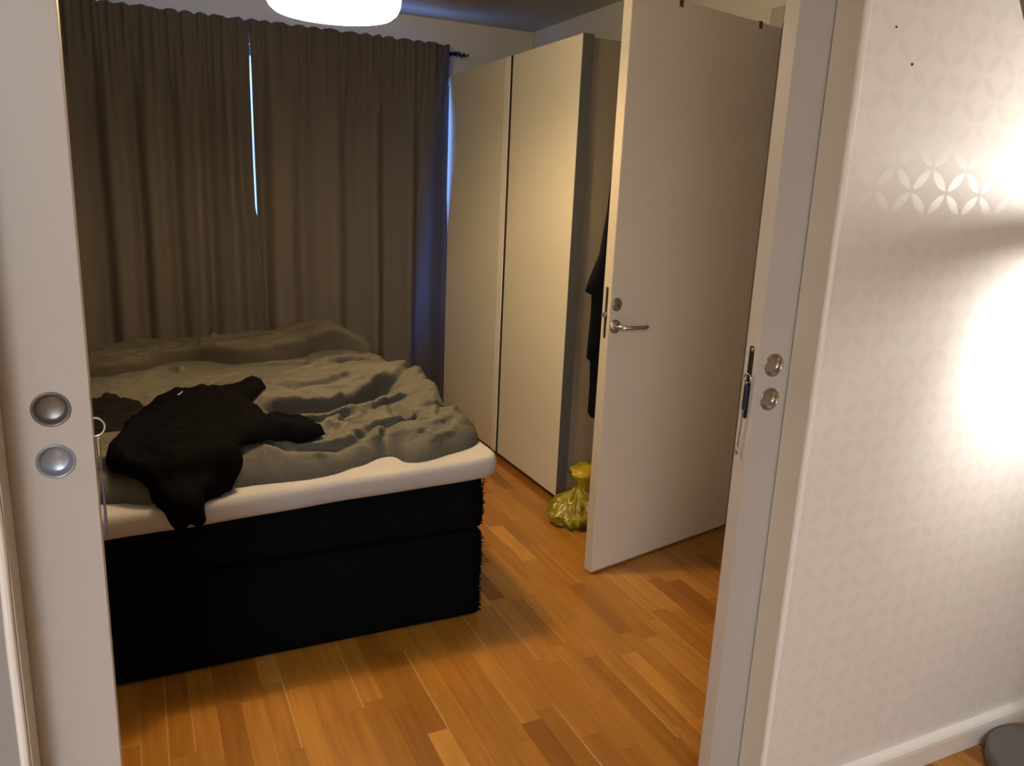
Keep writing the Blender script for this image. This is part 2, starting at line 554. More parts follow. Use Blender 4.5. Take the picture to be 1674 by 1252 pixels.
def sliding_leaf(side, label):
    xe = -0.0695 if side < 0 else 1.1243            # the free edge
    x0, x1 = (-0.97, xe) if side < 0 else (xe, 2.02)
    root = empty('sliding_door', (xe, (YL0 + YL1) / 2, 0), 0, label, 'door', None)
    def loc(bm):
        for v in bm.verts: v.co -= Vector(root.location)
        return bm
    leaf = obj('door_leaf', loc(box(x0, x1, YL0, YL1, 0.008, 2.13, 0.0012)), M_white if side < 0 else M_white, root)
    px = -0.1175 if side < 0 else 1.1690
    zs = (1.0885, 1.014) if side < 0 else (1.0815, 1.0095)
    R_ = 0.0245
    cyl = []
    for z in zs:
        cyl.append(loc(lathe([(0, -0.01), (R_ - 0.004, -0.01), (R_ - 0.004, 0.011), (0, 0.011)], 40, 'Y', (px, YL0, z))))
    st = stadium(0.016, 0.155, 0.006)
    for v in st.verts: v.co += Vector((xe, (YL0 + YL1) / 2 + 0.001, 1.043)) - Vector(root.location)
    cyl.append(st)
    cut(leaf, cyl)
    for i, z in enumerate(zs):
        cup = obj('flush_pull', loc(lathe([(0, 0.0095), (R_ * 0.60, 0.009), (R_ * 0.78, 0.006), (R_ - 0.0045, 0.001), (R_ - 0.003, -0.0010), (R_ - 0.0012, -0.0016), (R_ - 0.0003, -0.0010), (R_, 0.0)], 48, 'Y', (px, YL0 - 0.0002, z))),
                  (M_cup_dark if i == 0 else M_cup_reflect) if side < 0 else M_brass, root, True)
    pl = obj('edge_plate', loc(box(xe - 0.001, xe + 0.001, (YL0 + YL1) / 2 - 0.0065, (YL0 + YL1) / 2 + 0.0085, 0.972, 1.114)) if False else (lambda b_: ([setattr(v, 'co', v.co + Vector((xe - side * -0.0022, (YL0 + YL1) / 2 + 0.001, 1.043)) - Vector(root.location)) for v in b_.verts], b_)[1])(stadium(0.0155, 0.154, 0.0015)), M_bronze, root)
    obj('screw', loc(lathe([(0, -0.0012), (0.0035, -0.0008), (0.004, 0.0008), (0, 0.001)], 16, 'X', (xe + side * 0.0016, (YL0 + YL1) / 2 + 0.001, 1.112))), M_satin, root, True)
    yc = (YL0 + YL1) / 2 + 0.001
    if side < 0:
        obj('pull_ring', loc(tube(torus_pts((xe + 0.001, 1.203, 1.0555), 0.0135, 0, 2 * pi, 36), 0.0016, 8, True)), M_chrome, root, True)
        pts = [(xe + 0.004, 1.203, 1.043), (xe + 0.006, 1.203, 1.02), (xe + 0.0055, 1.204, 0.985), (xe + 0.0065, 1.204, 0.95), (xe + 0.006, 1.205, 0.912), (xe + 0.006, 1.205, 0.890)]
        obj('cord', loc(tube(pts, [0.0015, 0.0016, 0.0012, 0.0016, 0.0022, 0.0014], 8)), M_cord, root, True)
        obj('tape_tab', loc(box(xe + 0.003, xe + 0.0065, 1.200, 1.206, 1.013, 1.040, 0.001)), M_satin, root)
    else:
        r1 = obj('pull_ring', loc(tube(torus_pts((xe - 0.003, yc, 1.052), 0.0095, -0.6, 2 * pi - 0.6, 30, 'YZ'), 0.0017, 8, True)), M_chrome, root, True)
        obj('tape_tab', loc(box(xe - 0.0055, xe - 0.001, yc - 0.0055, yc + 0.0055, 0.985, 1.040, 0.0018)), M_navy, root)
        pts = [(xe - 0.004, yc, 0.988), (xe - 0.0045, yc + 0.001, 0.965), (xe - 0.004, yc + 0.002, 0.945), (xe - 0.0045, yc + 0.004, 0.915), (xe - 0.004, yc + 0.005, 0.895)]
        obj('cord', loc(tube(pts, [0.0015, 0.0011, 0.0012, 0.0011, 0.0016], 8)), M_cord, root, True)
        obj('cord_end', loc(tube([(xe - 0.004, yc + 0.005, 0.905), (xe - 0.004, yc + 0.0055, 0.886)], [0.002, 0.0022], 8)), M_satin, root, True)
    return root

sliding_leaf(-1, 'white sliding door leaf at left edge with dark and bluish round finger pulls')
sliding_leaf(1, 'narrow white sliding door leaf right of the opening, lock slot with navy tab hanging')

# tiny chips and nail holes
tag(obj('nail', lathe([(0, -0.002), (0.0020, -0.0012), (0.0020, 0.002), (0, 0.002)], 10, 'Y', (1.296, YW, 1.730)), M_rod),
    'upper of two tiny dark nails in the patterned wallpaper', 'nail')
tag(obj('nail', lathe([(0, -0.002), (0.0028, -0.0012), (0.0028, 0.002), (0, 0.002)], 10, 'Y', (1.352, YW, 1.671)), M_rod),
    'lower of two tiny dark nails in the patterned wallpaper', 'nail')

# ------------------------------------------------------------------ bedroom door (hinged on the right wall, standing open)
hx, hy = 2.293, 2.510
ang = atan2(2.510 - 2.325, 2.293 - 1.494)            # leaf runs from the hinge back towards -X
Wd = hypot(2.293 - 1.494, 2.510 - 2.325)
door = empty('bedroom_door', (hx, hy, 0), ang, 'open white hinged door with chrome lever handle, standing in front of wardrobe side', 'door')
Hd = 2.062
# local: x from -Wd (free edge) to 0 (hinge); face to the hall at y=0, thickness to +y
leaf = obj('door_leaf', box(-Wd, 0, 0, 0.040, 0.012, Hd, 0.0015), M_door, door)
M_edge_dim = mat('dimmed_door_edge', (0.46, 0.42, 0.35), 0.5)  # colour of an added strip, darker to tone down the lamplit door edge
st = stadium(0.013, 0.185, 0.008)
for v in st.verts: v.co += Vector((-Wd, 0.021, 1.005))
cut(leaf, [st])
lip = obj('edge_dim_strip', box(-Wd - 0.0008, -Wd + 0.0004, 0.0012, 0.0388, 0.014, Hd - 0.002), M_edge_dim, door)
st = stadium(0.013, 0.185, 0.008)
for v in st.verts: v.co += Vector((-Wd, 0.021, 1.005))
cut(lip, [st])
st = stadium(0.0128, 0.184, 0.0015)
for v in st.verts: v.co += Vector((-Wd + 0.003, 0.021, 1.005))
obj('lock_plate', st, M_bronze, door)
obj('latch_bolt', box(-Wd - 0.011, -Wd + 0.003, 0.016, 0.028, 0.990, 1.008, 0.002), M_satin, door)
obj('bottom_rail', box(-Wd + 0.002, -0.002, 0.004, 0.036, 0.004, 0.012), mat('raw_wood', (0.35, 0.2, 0.1), 0.7), door)
hxl = -Wd + 0.060
ro = obj('rosette', lathe([(0, -0.011), (0.012, -0.011), (0.020, -0.009), (0.0245, -0.005), (0.025, 0.0)], 40, 'Y', (-Wd + 0.018 + 0.010, 0, 0.958)), M_satin, door, True)
LX = -Wd + 0.030
obj('escutcheon', lathe([(0, -0.0065), (0.010, -0.0065), (0.020, -0.006), (0.0235, -0.003), (0.024, 0.0)], 40, 'Y', (LX, 0, 1.036)), mat('worn_nickel', (0.30, 0.30, 0.29), 0.4, 0.8), door, True)
obj('keyhole', lathe([(0, -0.0072), (0.0034, -0.0072), (0.0034, -0.006), (0, -0.006)], 16, 'Y', (LX + 0.001, 0, 1.034)), M_dark, door)
pts = [(LX, -0.008, 0.958), (LX, -0.026, 0.958), (LX + 0.003, -0.040, 0.958), (LX + 0.014, -0.048, 0.958), (LX + 0.035, -0.050, 0.958), (LX + 0.070, -0.050, 0.956), (LX + 0.108, -0.049, 0.955), (LX + 0.119, -0.046, 0.955), (LX + 0.122, -0.040, 0.955)]
obj('lever', tube(pts, [0.010, 0.009, 0.0085, 0.008, 0.0075, 0.0075, 0.008, 0.0075, 0.004], 16), M_chrome, door, True)
for z in (0.25, 1.0, 1.85):
    obj('hinge', lathe([(0, 0), (0.006, 0), (0.006, 0.09), (0, 0.09)], 12, 'Z', (0.008, 0.046, z)), M_satin, door, True)

def world_on_door(t, y, z):
    """t metres from the hinge along the leaf, y behind its hall face"""
    return Vector((hx - t * cos(ang) - y * sin(ang), hy - t * sin(ang) + y * cos(ang), z))

def over_door_hook(t, label):
    r = empty('over_door_hook', world_on_door(t, 0.0, Hd), ang, label, 'hook', 'hooks over the top of the door')
    bm = box(-0.009, 0.009, -0.003, -0.0005, -0.022, 0.003)
    box(-0.009, 0.009, -0.003, 0.044, 0.0008, 0.003, bm=bm)
    box(-0.009, 0.009, 0.0405, 0.044, -0.16, 0.003, bm=bm)
    obj('strap', bm, mat('hook_metal', (0.10, 0.085, 0.05), 0.5, 0.4), r)
    obj('prong', tube([(0, 0.042, -0.15), (0, 0.058, -0.17), (0, 0.075, -0.165), (0, 0.08, -0.14)], 0.004, 8), M_rod, r, True)
    return r
def ray_t(x):
    return (hx - x) / cos(ang)
over_door_hook(ray_t(1.722), 'left of the two metal hooks over the open door top edge')
over_door_hook(ray_t(2.163), 'right of the two metal hooks over the open door top edge, near hinge')

# coat hanging behind the door
def coat():
    bm = bmesh.new()
    # silhouette half-rows: (z, xl, xr) in door-local x measured from the hinge (negative to the free edge)
    rows = [(1.86, -0.62, -0.55), (1.80, -0.66, -0.50), (1.70, -0.72, -0.44), (1.55, -0.76, -0.40), (1.35, -0.775, -0.37), (1.20, -0.800, -0.36), (1.11, -0.845, -0.35),
            (1.072, -0.858, -0.34), (1.060, -0.826, -0.34), (1.0, -0.824, -0.33), (0.83, -0.832, -0.32), (0.815, -0.812, -0.32), (0.72, -0.806, -0.32), (0.62, -0.806, -0.33), (0.60, -0.79, -0.36)]
    n = 26; rings = []
    for z, xl, xr in rows:
        ring = []
        cx, hw = (xl + xr) / 2, (xr - xl) / 2
        for k in range(n):
            a = 2 * pi * k / n
            w = 1 + 0.12 * sin(5 * a + z * 4)
            ring.append(bm.verts.new((cx + hw * cos(a), 0.092 + 0.038 * sin(a) * w, z + 0.006 * sin(3 * a))))
        rings.append(ring)
    for A, B_ in zip(rings, rings[1:]):
        for k in range(n): bm.faces.new((A[k], A[(k + 1) % n], B_[(k + 1) % n], B_[k]))
    bm.faces.new(rings[0][::-1]); bm.faces.new(rings[-1])
    r = empty('hanging_coat', (hx, hy, 0), ang, 'black coat hanging behind the open white door, its sleeve peeking out', 'coat')
    obj('coat_body', bm, M_coat, r, True)
    obj('hanging_loop', tube([(-0.585, 0.088, 1.85), (-0.583, 0.085, 1.90), (-0.578, 0.078, 1.915), (-0.57, 0.086, 1.90), (-0.57, 0.09, 1.85)], 0.002, 6), M_coat, r, True)
coat()

# ------------------------------------------------------------------ wardrobe
wx = 1.712
wr = empty('wardrobe', (wx + 0.3, 3.80, 0), 0, 'tall beige wardrobe with two sliding fronts standing right of the curtains', 'wardrobe')
def wl(bm):
    for v in bm.verts: v.co -= Vector(wr.location)
    return bm
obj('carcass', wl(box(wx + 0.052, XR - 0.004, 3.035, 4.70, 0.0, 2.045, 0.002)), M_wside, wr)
obj('plinth', wl(box(wx + 0.035, wx + 0.052, 3.04, 4.68, 0.0, 0.06)), M_dark, wr)
d1 = obj('sliding_front', wl(box(wx, wx + 0.022, 3.022, 3.690, 0.028, 2.052, 0.0015)), M_wardrobe, wr)
obj('edge_profile', wl(box(wx + 0.001, wx + 0.052, 3.016, 3.0218, 0.026, 2.054)), M_wedge, d1)
obj('top_track', wl(box(wx + 0.024, wx + 0.051, 3.024, 4.69, 2.0, 2.05)), M_wedge, wr)
d2 = obj('sliding_front', wl(box(wx, wx + 0.022, 3.7725, 4.56, 0.028, 2.052, 0.0015)), M_wardrobe, wr)
obj('gap_shade_strip', wl(box(wx - 0.0005, wx + 0.022, 3.690, 3.712, 0.028, 2.052)), M_dark, d2)  # black strip stands in for the shade inside the gap
obj('edge_profile', wl(box(wx - 0.004, wx + 0.022, 3.712, 3.772, 0.028, 2.052, 0.001)), M_wprofile, d2)
d1.location = (0, 0, 0)

# ------------------------------------------------------------------ curtain rod and curtains
YR = 4.60
ZR = 2.178
rod = empty('curtain_rod', (0.6, YR, ZR), 0, 'black iron curtain rod with twisted finial above the window', 'curtain rod')
obj('rod', tube([(-0.9 - 0.6, 0, 0), (0, 0, 0), (1.76 - 0.6, 0, 0)], 0.009, 12), M_rod, rod, True)
pts = []; rr = []
for i in range(40):
    t = i / 39
    pts.append((1.16 + 0.085 * t, 0.006 * sin(t * 20), 0.006 * cos(t * 20)))
    rr.append(0.010 * (1 - 0.65 * t) * (1 + 0.35 * sin(t * 30)))
obj('finial', tube(pts, rr, 10), M_rod, rod, True)
for x in (-0.75, 0.60, 1.735):
    obj('bracket', tube([(x - 0.6, 0, 0), (x - 0.6, 0.08, -0.02), (x - 0.6, YF - YR - 0.003, -0.03)], 0.006, 8), M_rod, rod, True)

def curtain(x0, x1, seed, label, edge_l=None, edge_r=None, y_off=0.0):
    nx = int((x1 - x0) / 0.0065); nzv = 90
    bm = bmesh.new(); grid = []
    ztop = ZR + 0.038; zb = 0.02
    # fold phase, irregular widths
    ph = [0.0]
    for i in range(1, nx + 1):
        x = x0 + (x1 - x0) * i / nx
        ph.append(ph[-1] + (x1 - x0) / nx * (2 * pi / (0.235 + 0.10 * nz3(x * 1.9, seed * 5.0))))
    for j in range(nzv + 1):
        t = j / nzv
        row = []
        for i in range(nx + 1):
            s = i / nx
            x = x0 + (x1 - x0) * s
            z = ztop - (ztop - zb) * (t ** 1.25)
            d = ztop - z
            w = smoothstep(0.04, 0.60, d)
            fine = 0.007 * sin(x * 170 + 3 * nz3(x * 9, seed)) + 0.006 * sin(x * 97 + seed)
            big = (0.038 + 0.014 * nz3(x * 2.3, z * 0.6, seed)) * sin(ph[i] + 0.5 * nz3(x * 4, z * 0.7, seed + 3)) + 0.011 * sin(2.1 * ph[i] + seed + 0.9 * nz3(x * 3, z * 0.8))
            y = YR - 0.030 * (1 - smoothstep(0.2, 0.7, d)) - 0.013 * smoothstep(0.2, 0.7, d) + y_off + fine * (1 - w) + big * w
            if d < 0.04:
                y += 0.0
            zz = z
            if t == 0:
                zz += 0.013 * abs(sin(x * 38 + 2.2 * nz3(x * 6, seed))) - 0.006
            elif j < 4:
                zz += (0.013 * abs(sin(x * 38 + 2.2 * nz3(x * 6, seed))) - 0.006) * (1 - j / 4)
            xx = x
            if edge_l is not None: xx += edge_l(z) * (1 - smoothstep(0, 0.10, s * (x1 - x0)))
            if edge_r is not None: xx += edge_r(z) * smoothstep(-0.22, 0.0, (s - 1) * (x1 - x0))
            row.append(bm.verts.new((xx, y, zz)))
        grid.append(row)
    for j in range(nzv):
        for i in range(nx):
            bm.faces.new((grid[j][i], grid[j][i + 1], grid[j + 1][i + 1], grid[j + 1][i]))
    # cloth thickness
    o = obj('curtain', bm, M_curt, None, True)
    sd = o.modifiers.new('thickness', 'SOLIDIFY'); sd.thickness = 0.0012; sd.offset = 0
    return tag(o, label, 'curtain', None)
# gap between the panels: open from just below the heading to about 1.25 m, then overlapping
def gapL(z): return -0.003 * smoothstep(2.13, 1.9, z) * smoothstep(1.20, 1.30, z) + 0.014 * (1 - smoothstep(1.15, 1.27, z)) + 0.004 * smoothstep(2.12, 2.17, z)
def seamx(z): return 0.012 * (2.17 - z)
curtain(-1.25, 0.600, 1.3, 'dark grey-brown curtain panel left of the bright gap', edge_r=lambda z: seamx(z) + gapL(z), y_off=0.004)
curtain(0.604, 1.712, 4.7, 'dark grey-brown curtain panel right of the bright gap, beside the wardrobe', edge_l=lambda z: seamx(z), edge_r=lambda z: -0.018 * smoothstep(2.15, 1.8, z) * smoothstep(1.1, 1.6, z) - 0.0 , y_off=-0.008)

# ------------------------------------------------------------------ pendant lamp
LXc, LYc, LZ = 0.585, 2.56, 1.905
lamp = empty('pendant_lamp', (LXc, LYc, ZC), 0, 'glowing round pendant lamp hanging above the bed at top of frame', 'lamp')
prof = []
Rl = 0.205
prof = [(Rl * 0.86, 0.000), (Rl * 0.93, 0.012), (Rl * 0.97, 0.030), (Rl * 0.99, 0.060), (Rl, 0.10), (Rl * 0.97, 0.15), (Rl * 0.85, 0.20), (Rl * 0.5, 0.235), (0.05, 0.245)]
bm = lathe([(r, h + LZ - ZC) for r, h in prof], 64, 'Z')
sh = obj('lamp_shade', bm, M_shade, lamp, True)
sd = sh.modifiers.new('t', 'SOLIDIFY'); sd.thickness = 0.002
bm = lathe([(0, LZ - ZC + 0.105), (0.018, LZ - ZC + 0.108), (0.020, LZ - ZC + 0.19), (0, LZ - ZC + 0.19)], 16, 'Z')
obj('lamp_socket', bm, M_winframe, lamp, True)
obj('cord', tube([(0, 0, LZ - ZC + 0.18), (0, 0, -0.2), (0, 0, -0.01)], 0.003, 8), M_winframe, lamp, True)
obj('ceiling_cap', lathe([(0, -0.03), (0.03, -0.028), (0.045, -0.002), (0, -0.0005)], 24, 'Z'), M_winframe, lamp, True)
light('pendant_bulb', 'POINT', (LXc, LYc, LZ + 0.050), P_BEDROOM, WARM, 0.040)

# ------------------------------------------------------------------ bed
BX0, BX1, BY0, BY1 = -0.82, 0.980, 2.205, 4.24
def sag(x): return -0.0455 * (0.98 - x)
bed = empty('bed', (0.08, 3.2, 0), 0, 'black upholstered double bed with white mattress topper, unmade, under the curtains', 'bed')
def bl(bm, dosag=False, zref=0.0, zmin=0.0):
    for v in bm.verts:
        if dosag: v.co.z += sag(v.co.x) * smoothstep(zmin, zmin + 0.12, v.co.z)
        v.co -= Vector(bed.location)
    return bm
def padded(x0, x1, y0, y1, z0, z1, bulge, r=0.02, seed=0):
    """upholstered block: gridded rounded box with slightly puffed sides"""
    bm = box(x0, x1, y0, y1, z0, z1)
    bmesh.ops.subdivide_edges(bm, edges=list(bm.edges), cuts=28, use_grid_fill=True)
    cx, cy, cz = (x0 + x1) / 2, (y0 + y1) / 2, (z0 + z1) / 2
    hx_, hy_, hz_ = (x1 - x0) / 2, (y1 - y0) / 2, (z1 - z0) / 2
    for v in bm.verts:
        p = v.co - Vector((cx, cy, cz))
        q = Vector((max(-hx_ + r, min(hx_ - r, p.x)), max(-hy_ + r, min(hy_ - r, p.y)), max(-hz_ + r, min(hz_ - r, p.z))))
        d = p - q
        if d.length > 1e-9: p = q + d.normalized() * r
        sz = 1 - (p.z / hz_) ** 2
        n_ = nz3(p.x * 3 + seed, p.y * 3, p.z * 9) * 0.004
        if abs(abs(p.y) - hy_) < r * 0.6: p.y += (bulge * sz + n_) * (1 if p.y > 0 else -1)
        if abs(abs(p.x) - hx_) < r * 0.6: p.x += (bulge * sz + n_) * (1 if p.x > 0 else -1)
        v.co = p + Vector((cx, cy, cz))
    return bm
obj('bed_base', bl(padded(BX0, BX1, BY0, BY1, 0.006, 0.318, 0.004, 0.014)), M_black, bed, True)
bm = padded(BX0, BX1 - 0.004, BY0, BY1, 0.322, 0.508, 0.006, 0.016, 5)
for v in bm.verts:
    v.co.z += sag(v.co.x) * (v.co.z - 0.322) / 0.186
    v.co -= Vector(bed.location)
obj('spring_mattress', bm, M_black, bed, True)
# topper, overhanging front and right
bm = box(BX0 - 0.01, 1.030, 2.168, BY1, 0.507, 0.577)
bmesh.ops.subdivide_edges(bm, edges=list(bm.edges), cuts=40, use_grid_fill=True)
rr_ = 0.033
for v in bm.verts:
    c0 = Vector(((BX0 - 0.01 + 1.030) / 2, (2.168 + BY1) / 2, 0.542)); h = Vector(((1.030 - BX0 + 0.01) / 2, (BY1 - 2.168) / 2, 0.035))
    p = v.co - c0
    rc = 0.06
    # rounded plan corners
    qx, qy = max(-h.x + rc, min(h.x - rc, p.x)), max(-h.y + rc, min(h.y - rc, p.y))
    d2_ = Vector((p.x - qx, p.y - qy))
    if d2_.length > rc: d2_ = d2_.normalized() * rc
    p.x, p.y = qx + d2_.x, qy + d2_.y
    # rounded vertical profile
    inset = rr_ * (1 - sqrt(max(0, 1 - min(1, abs(p.z) / 0.0352) ** 2))) * 0.75
    dd_ = max(abs(p.x) - (h.x - rc), abs(p.y) - (h.y - rc)) / rc
    f = 1 - inset * smoothstep(0.0, 1.0, dd_) / max(0.3, sqrt(p.x ** 2 + p.y ** 2)) 
    p.x *= f; p.y *= f
    p = p + c0
    p.z += sag(p.x) + 0.003 * nz3(p.x * 5, p.y * 5, 1.0)
    p.y += 0.006 * nz3(p.x * 4, p.z * 8, 2.0)
    v.co = p - Vector(bed.location)
obj('mattress_topper', bm, M_topper, bed, True)
# fuzzy seam trim down the right front corner
bm = bmesh.new()
for (za, zb_) in ((0.02, 0.305), (0.335, 0.495)):
    k = int((zb_ - za) / 0.004)
    for yy in range(14):
        for i in range(k):
            z = za + (zb_ - za) * i / k + random.uniform(-.002, .002)
            y = BY0 + 0.012 + yy * 0.02 + random.uniform(-.008, .008)
            l_ = random.uniform(0.003, 0.014)
            a = Vector((BX1 + 0.000, y, z)); t_ = Vector((BX1 + l_, y + random.uniform(-.004, .004), z + random.uniform(-.006, .004)))
            w_ = Vector((0, 0.002, 0.0025))
            v1 = bm.verts.new(a - w_); v2 = bm.verts.new(a + w_); v3 = bm.verts.new(t_); v4 = bm.verts.new(a + Vector((0, -0.002, 0.002)))
            bm.faces.new((v1, v2, v3)); bm.faces.new((v2, v4, v3)); bm.faces.new((v4, v1, v3))
for v in bm.verts: v.co -= Vector(bed.location)
tag(obj('frayed_trim', bm, M_black, bed), kind='stuff')

# ------------------------------------------------------------------ soft things on the bed
def point_seg(px, py, ax, ay, bx, by):
    dx, dy = bx - ax, by - ay
    t = max(0, min(1, ((px - ax) * dx + (py - ay) * dy) / (dx * dx + dy * dy + 1e-12)))
    return hypot(px - ax - t * dx, py - ay - t * dy), t
def poly_dist(px, py, P):
    return min(point_seg(px, py, *P[i], *P[(i + 1) % len(P)])[0] for i in range(len(P)))
def catmull(P, n=5):
    out = []
    m = len(P)
    for i in range(m):
        p0, p1, p2, p3 = (Vector(P[(i + k - 1) % m]) for k in range(4))
        for k in range(n):
            t = k / n
            q = 0.5 * ((2 * p1) + (-p0 + p2) * t + (2 * p0 - 5 * p1 + 4 * p2 - p3) * t * t + (-p0 + 3 * p1 - 3 * p2 + p3) * t ** 3)
            out.append((q.x, q.y))
    return out
def fill_poly(P, step):
    """triangulated polygon with an even inner grid; returns (verts2d, faces, nb)"""
    from math import floor
    xs = [p[0] for p in P]; ys = [p[1] for p in P]
    pts = [Vector(p) for p in P]
    nb = len(pts)
    x = min(xs) + step / 2; r = 0
    def inside(px, py):
        c = False; j = nb - 1
        for i in range(nb):
            xi, yi = P[i]; xj, yj = P[j]
            if (yi > py) != (yj > py) and px < (xj - xi) * (py - yi) / (yj - yi) + xi: c = not c
            j = i
        return c
    y = min(ys) + step / 2
    while y < max(ys):
        x = min(xs) + (step / 2 if r % 2 else step)
        while x < max(xs):
            if inside(x, y) and poly_dist(x, y, P) > step * 0.55:
                pts.append(Vector((x, y)))
            x += step
        y += step * 0.866; r += 1
    v, e, f, *_ = delaunay_2d_cdt(pts, [(i, (i + 1) % nb) for i in range(nb)], [], 1, 1e-6)
    return [(p.x, p.y) for p in v], f

def ridge(x, y, line, h, wf, wb):
    """bump along a polyline; wf width on the near (low y) side, wb on the far side; h may vary along it"""
    best = 1e9; bh = 0; s = 1
    n = len(line) - 1
    for i in range(n):
        ax, ay = line[i]; bx, by = line[i + 1]
        d, t = point_seg(x, y, ax, ay, bx, by)
        if d < best:
            best = d; bh = h[i] + (h[i + 1] - h[i]) * t
            s = 1 if (bx - ax) * (y - ay) - (by - ay) * (x - ax) > 0 else -1
    w = wb if s > 0 else wf
    q = best / w
    return bh * (exp(-q ** 2 * 1.2) if s > 0 else exp(-q ** 3 * 1.5))

def wrinkle(x, y, seed, f=5.0, ang_=0.5, stretch=2.6):
    ca, sa = cos(ang_), sin(ang_)
    u = (x * ca + y * sa) / stretch; v = (-x * sa + y * ca)
    wx_ = 0.10 * nz3(x * 4, y * 4, seed + 7); wy_ = 0.10 * nz3(x * 4, y * 4, seed + 19)
    n1 = nz3((u + wx_) * f, (v + wy_) * f, seed)
    n2 = nz3((u - wy_) * f * 2.1, (v + wx_) * f * 2.1, seed + 31)
    r1 = (1 - abs(n1) * 2.4); r2 = (1 - abs(n2) * 2.4)
    return 0.65 * max(0, r1) ** 2 + 0.35 * max(0, r2) ** 2

def topz(x): return 0.577 + sag(x)

ROLL = [(0.34, 2.76), (0.52, 2.88), (0.67, 2.96), (0.82, 3.02), (1.00, 3.00)]
CREASES = [   # line, depth, width  (lip is raised on the far side)
    ([(0.33, 2.80), (0.40, 2.70), (0.52, 2.69), (0.66, 2.71), (0.80, 2.83), (0.90, 2.93)], 0.030, 0.028),
    ([(0.40, 2.62), (0.52, 2.58), (0.64, 2.60), (0.76, 2.70)], 0.015, 0.018),
    ([(0.56, 2.52), (0.66, 2.56), (0.78, 2.70), (0.95, 2.76)], 0.014, 0.018),
    ([(0.80, 2.70), (0.78, 2.52), (0.79, 2.42), (0.86, 2.50)], 0.014, 0.016),
    ([(0.53, 2.60), (0.52, 2.52), (0.55, 2.42)], 0.010, 0.014),
    ([(0.58, 2.33), (0.70, 2.43), (0.84, 2.44)], 0.012, 0.018),
    ([(0.26, 2.42), (0.36, 2.31), (0.50, 2.29), (0.64, 2.34)], 0.010, 0.016),
    ([(0.44, 3.02), (0.50, 2.90), (0.62, 2.90), (0.78, 2.97)], 0.009, 0.020),
    ([(0.40, 3.50), (0.52, 3.50), (0.63, 3.48), (0.61, 3.28)], 0.014, 0.020),
    ([(0.02, 3.57), (0.08, 3.55), (0.13, 3.47)], 0.014, 0.018),
    ([(0.66, 3.60), (0.80, 3.70), (0.97, 3.66)], 0.014, 0.022),
    ([(0.70, 3.28), (0.84, 3.36), (0.99, 3.34)], 0.012, 0.022),
    ([(0.15, 3.30), (0.32, 3.20), (0.48, 3.22)], 0.010, 0.022),
    ([(-0.2, 3.40), (-0.05, 3.36), (0.10, 3.38)], 0.010, 0.022),
    ([(0.90, 2.44), (0.96, 2.56), (0.97, 2.66)], 0.010, 0.018),
    ([(0.66, 2.44), (0.60, 2.50), (0.62, 2.60)], 0.010, 0.016),
    ([(0.86, 2.62), (0.92, 2.56), (1.0, 2.56)], 0.010, 0.016),
    ([(0.70, 2.28), (0.69, 2.36), (0.73, 2.42)], 0.014, 0.016),
    ([(0.90, 2.90), (0.96, 3.02), (1.02, 3.06)], 0.012, 0.022),
]
def crease(x, y, line, depth, w):
    best = 1e9; s = 1; t_all = 0
    n = len(line) - 1
    for i in range(n):
        ax, ay = line[i]; bx, by = line[i + 1]
        d, t = point_seg(x, y, ax, ay, bx, by)
        if d < best:
            best = d; t_all = (i + t) / n
            s = 1 if (bx - ax) * (y - ay) - (by - ay) * (x - ax) > 0 else -1
    if best > 5 * w: return 0.0
    f = min(1, 5 * min(t_all, 1 - t_all) + 0.15)
    v = -exp(-(best / w) ** 2)
    if s > 0: v += 0.75 * exp(-((best - 1.9 * w) / w) ** 2)
    else: v += 0.25 * exp(-((best - 2.4 * w) / (1.4 * w)) ** 2)
    return depth * f * v
def duvet_th(x, y):
    h = 0.032
    h += 0.026 * (0.5 + nz3(x * 2.1, y * 2.1, 4.4))
    h += ridge(x, y, ROLL, [0.030, 0.055, 0.080, 0.100, 0.085], 0.15, 0.32)
    h += 0.060 * exp(-(((x - 0.98) / 0.10) ** 2 + ((y - 2.80) / 0.13) ** 2))
    h += ridge(x, y, [(0.62, 2.38), (0.80, 2.38), (0.98, 2.46)], [0.012, 0.028, 0.020], 0.12, 0.16)
    h += ridge(x, y, [(0.30, 2.36), (0.50, 2.38), (0.62, 2.48)], [0.014, 0.014, 0.010], 0.08, 0.12)
    h += ridge(x, y, [(0.55, 3.18), (0.75, 3.38), (0.95, 3.45)], [0.015, 0.025, 0.02], 0.06, 0.10)
    h += ridge(x, y, [(-0.15, 3.25), (0.15, 3.38), (0.45, 3.36)], [0.02, 0.03, 0.015], 0.08, 0.12)
    for ln, dp, w in CREASES:
        h += crease(x, y, ln, dp * 1.55, w)
    h += 0.017 * wrinkle(x, y, 2.0, 5.5, 0.55, 2.2)
    h += 0.014 * wrinkle(x, y, 9.0, 10.0, -0.5, 1.6)
    h += 0.006 * wrinkle(x, y, 29.0, 20.0, 0.9, 2.0)
    h *= 1 - 0.6 * smoothstep(3.50, 3.78, y)
    return max(0.012, h)
def duvet_z(x, y):
    return topz(x) + duvet_th(x, y)

